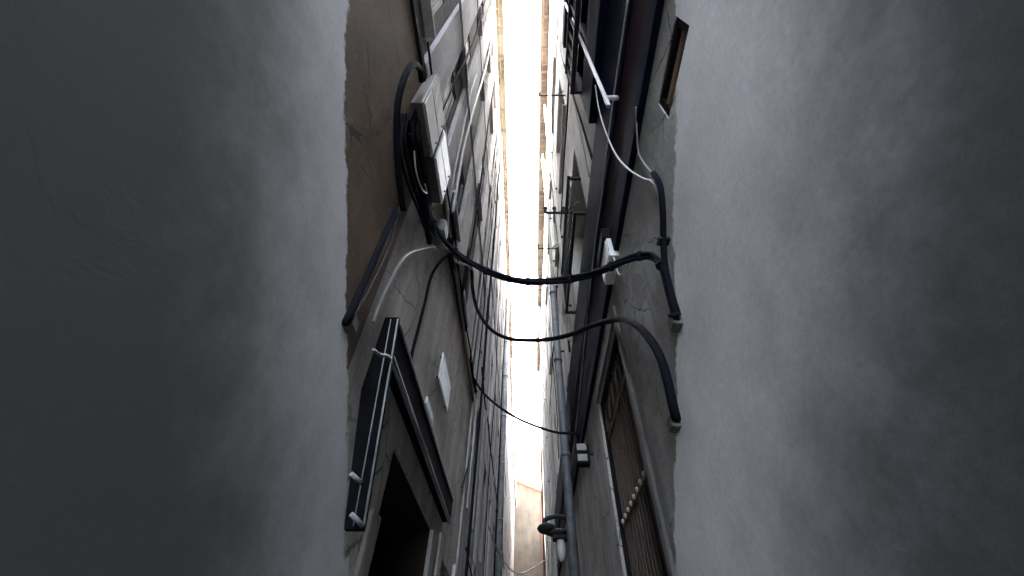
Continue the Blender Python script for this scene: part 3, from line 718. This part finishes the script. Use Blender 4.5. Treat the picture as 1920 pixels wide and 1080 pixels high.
cable('conduit', 'thick black cable clipped down the right wall at the picture edge',
      [hitR(1225,325,.04), hitR(1238,350,.04), hitR(1243,400,.04), hitR(1244,455,.04), hitR(1247,500,.045), hitR(1256,540,.04), hitR(1266,575,.03), hitR(1274,596,-.01), hitR(1280,610,-.1)], .022, cat='cable')
cable('wire', 'pale straight wire fixed along the dark fascia band',
      [hitR(1177,0,.064), hitR(1163,95,.064), hitR(1146,215,.064), hitR(1130,350,.064), hitR(1114,470,.064), hitR(1101,590,.064), hitR(1086,740,.064), hitR(1072,870,.064), hitR(1060,960,.064)], .008, 'palew')
cl = MB()
for (px, py) in ((1246,452),):
    p = hitR(px, py, .03); cl.box(p.x-.045, p.x+.03, p.y-.03, p.y+.03, p.z-.012, p.z+.012)
tag(cl.build('cable_clip', 'iron'), 'black clip holding the thick cable to the right wall', 'clip')
def entry(label, p, side):
    t = thing('entry_box', label, 'junction box', p, 'grey entry boxes where cables enter the walls')
    x0, x1 = sorted((p.x + side*.004, p.x - side*.05))
    MB().box(x0, x1, p.y-.045, p.y+.045, p.z-.04, p.z+.04).build('case', 'boxdark', t, .008)
    xa, xb = sorted((p.x - side*.051, p.x - side*.06))
    MB().box(xa, xb, p.y-.04, p.y+.04, p.z-.035, p.z+.035).build('lid', 'boxdark', t, .004)
entry('grey entry box swallowing the upper crossing and the clipped cable, right wall', hitR(1275,606), 1)
entry('grey entry box swallowing the end of the lower crossing, right wall', hitR(1272,795), 1)
entry('grey entry box at the foot of the slanting conduit, left wall', hitL(648,607), -1)
# white junction box with cables
J = thing('junction_box', 'white junction box with dark cap under the fascia band, crossed by the thick cable', 'junction box', hitR(1132,500))
j0 = hitR(1120,470,.12); j1 = hitR(1138,525,.12)
ya, yb = hitR(1120,478,.1).y, hitR(1147,478,.1).y
yc = (ya+yb)/2; jz = hitR(1133,500,.1).z
MB().wbox(1, yc-.2, yc+.2, jz-.16-CH, jz+.13-CH, .004, .10).build('case', 'boxwhite', J, .01)
MB().wbox(1, yc-.21, yc+.21, jz+.131-CH, jz+.30-CH, .004, .13).build('cap', 'soot', J, .01)
MB().wbox(1, yc-.18, yc+.18, jz-.14-CH, jz+.11-CH, .101, .112).build('lid', 'boxwhite', J, .005)
cable('wire', 'white loop of wire curling out of the white junction box', [hitR(1140,455,.05), hitR(1150,480,.06), hitR(1155,500,.07), hitR(1161,515,.07), hitR(1171,508,.06), hitR(1182,488,.04)], .008, 'palew')
# clothes line brackets
def bracket(label, px, py, tipx, hooks, r=.014):
    p = hitR(px, py, 0.0); d = ray(tipx, py); s = p.y/ray(px, py).y
    tipX = d.x*s
    t = thing('line_bracket', label, 'bracket', p, 'clothes line brackets on the right wall')
    MB().rod((p.x+.02, p.y, p.z), (tipX, p.y, p.z), r).build('arm', 'iron', t)
    MB().rod((p.x+.02, p.y, p.z+.34), (p.x-.24, p.y, p.z+.01), r*.7).build('brace', 'iron', t)
    m = MB()
    for k in range(hooks):
        x = tipX + .02 + k*(p.x-tipX-.12)/max(1, hooks)
        m.rod((x, p.y, p.z), (x, p.y, p.z+.13), r*1.1); m.ball((x, p.y, p.z+.14), r*1.8)
    m.build('insulators', 'iron', t)
bracket('black iron bracket with three insulators beside the balcony railing', 1085, 399, 1021, 3, .022)
bracket('thin bracket poking out below the black one with insulators', 1052, 466, 1008, 2, .016)
bracket('thin bracket near the top of the right wall by the upper shutters', 1060, 179, 1010, 2, .014)
# flood light
FLt = thing('flood_light', 'small floodlight fixed under the fascia beside the slate blue pipe', 'floodlight', hitR(1092,850))
p = hitR(1092,850,.16)
MB().box(p.x-.10, p.x+.10, p.y-.03, p.y+.12, p.z-.16, p.z+.14).build('body', 'soot', FLt, .02)
MB().box(p.x-.08, p.x+.06, p.y-.055, p.y-.031, p.z+.02, p.z+.12).build('lens', 'lens', FLt, .01)
MB().box(p.x-.08, p.x+.06, p.y-.055, p.y-.031, p.z-.13, p.z-.03).build('lens', 'lens', FLt, .01)
MB().rod((p.x, p.y+.05, p.z), (p.x+.25, p.y+.05, p.z+.02), .02).build('arm', 'iron', FLt)
# street lamp
SLp = thing('wall_lamp', 'dark bracket street lamp with a pale glass at the end of the fascia band', 'street lamp', hitR(1050,1030))
p = hitR(1052,1030,.28)
MB().tube([(p.x+.3, p.y, p.z+.55), (p.x-.05, p.y, p.z+.62), (p.x-.3, p.y, p.z+.55), (p.x-.32, p.y, p.z+.4)], .05, 8).build('bracket', 'iron', SLp)
hd = MB(); hd.ball((p.x-.28, p.y, p.z+.38), .17, 12, 6, (1.2, 1.2, .6)); hd.ball((p.x-.05, p.y, p.z+.30), .16, 12, 6, (1.6, 1.0, .5)); hd.build('housing', 'iron', SLp)
gl = MB(); gl.ball((p.x+.0, p.y, p.z+.0), .13, 12, 8, (.8, 1, 1.7)); gl.build('lamp_glass', 'lampglass', SLp)
MB().box(p.x-.16, p.x+.16, p.y-.14, p.y+.14, p.z+.16, p.z+.24).build('cap', 'iron', SLp, .02)
dc = hitR(1071,995,.05); dm = MB(); dm.tube([(dc.x+.05, dc.y, dc.z), (dc.x-.03, dc.y-.03, dc.z)], [.26, .24], 16, sub=1)
tag(dm.build('round_sign', 'cream2'), 'small round pale disc on the wall behind the street lamp', 'disc')

# ------------------------------------------------------------------ light
SUN_EL, SUN_AZ = math.radians(60), math.radians(-62)     # azimuth clockwise from +Y
w = bpy.data.worlds.new('World'); scene.world = w; w.use_nodes = True
nt = w.node_tree; bg = nt.nodes['Background']
sk = nt.nodes.new('ShaderNodeTexSky'); sk.sky_type = 'NISHITA'; sk.sun_disc = False
sk.sun_elevation = SUN_EL; sk.sun_rotation = SUN_AZ; sk.dust_density = 3.0; sk.air_density = 1.0
hs = nt.nodes.new('ShaderNodeHueSaturation'); hs.inputs['Saturation'].default_value = 0.5   # thin bright cloud
nt.links.new(sk.outputs[0], hs.inputs['Color']); nt.links.new(hs.outputs[0], bg.inputs[0]); bg.inputs[1].default_value = 0.15
sd = bpy.data.lights.new('sun', 'SUN'); sd.energy = 4.5; sd.angle = math.radians(.5); sd.color = (1, .95, .87)
so = bpy.data.objects.new('sun', sd); COL.objects.link(so)
sdir = Vector((math.sin(SUN_AZ)*math.cos(SUN_EL), math.cos(SUN_AZ)*math.cos(SUN_EL), math.sin(SUN_EL)))
so.rotation_euler = sdir.to_track_quat('Z', 'Y').to_euler(); so.location = sdir*60

vs = scene.view_settings; vs.view_transform = 'Standard'; vs.look = 'None'; vs.gamma = 1; vs.exposure = 5.3; vs.use_curve_mapping = False
cy = scene.cycles
cy.max_bounces = 14; cy.diffuse_bounces = 10; cy.glossy_bounces = 4; cy.use_denoising = True
cy.sample_clamp_indirect = 0; cy.caustics_reflective = False
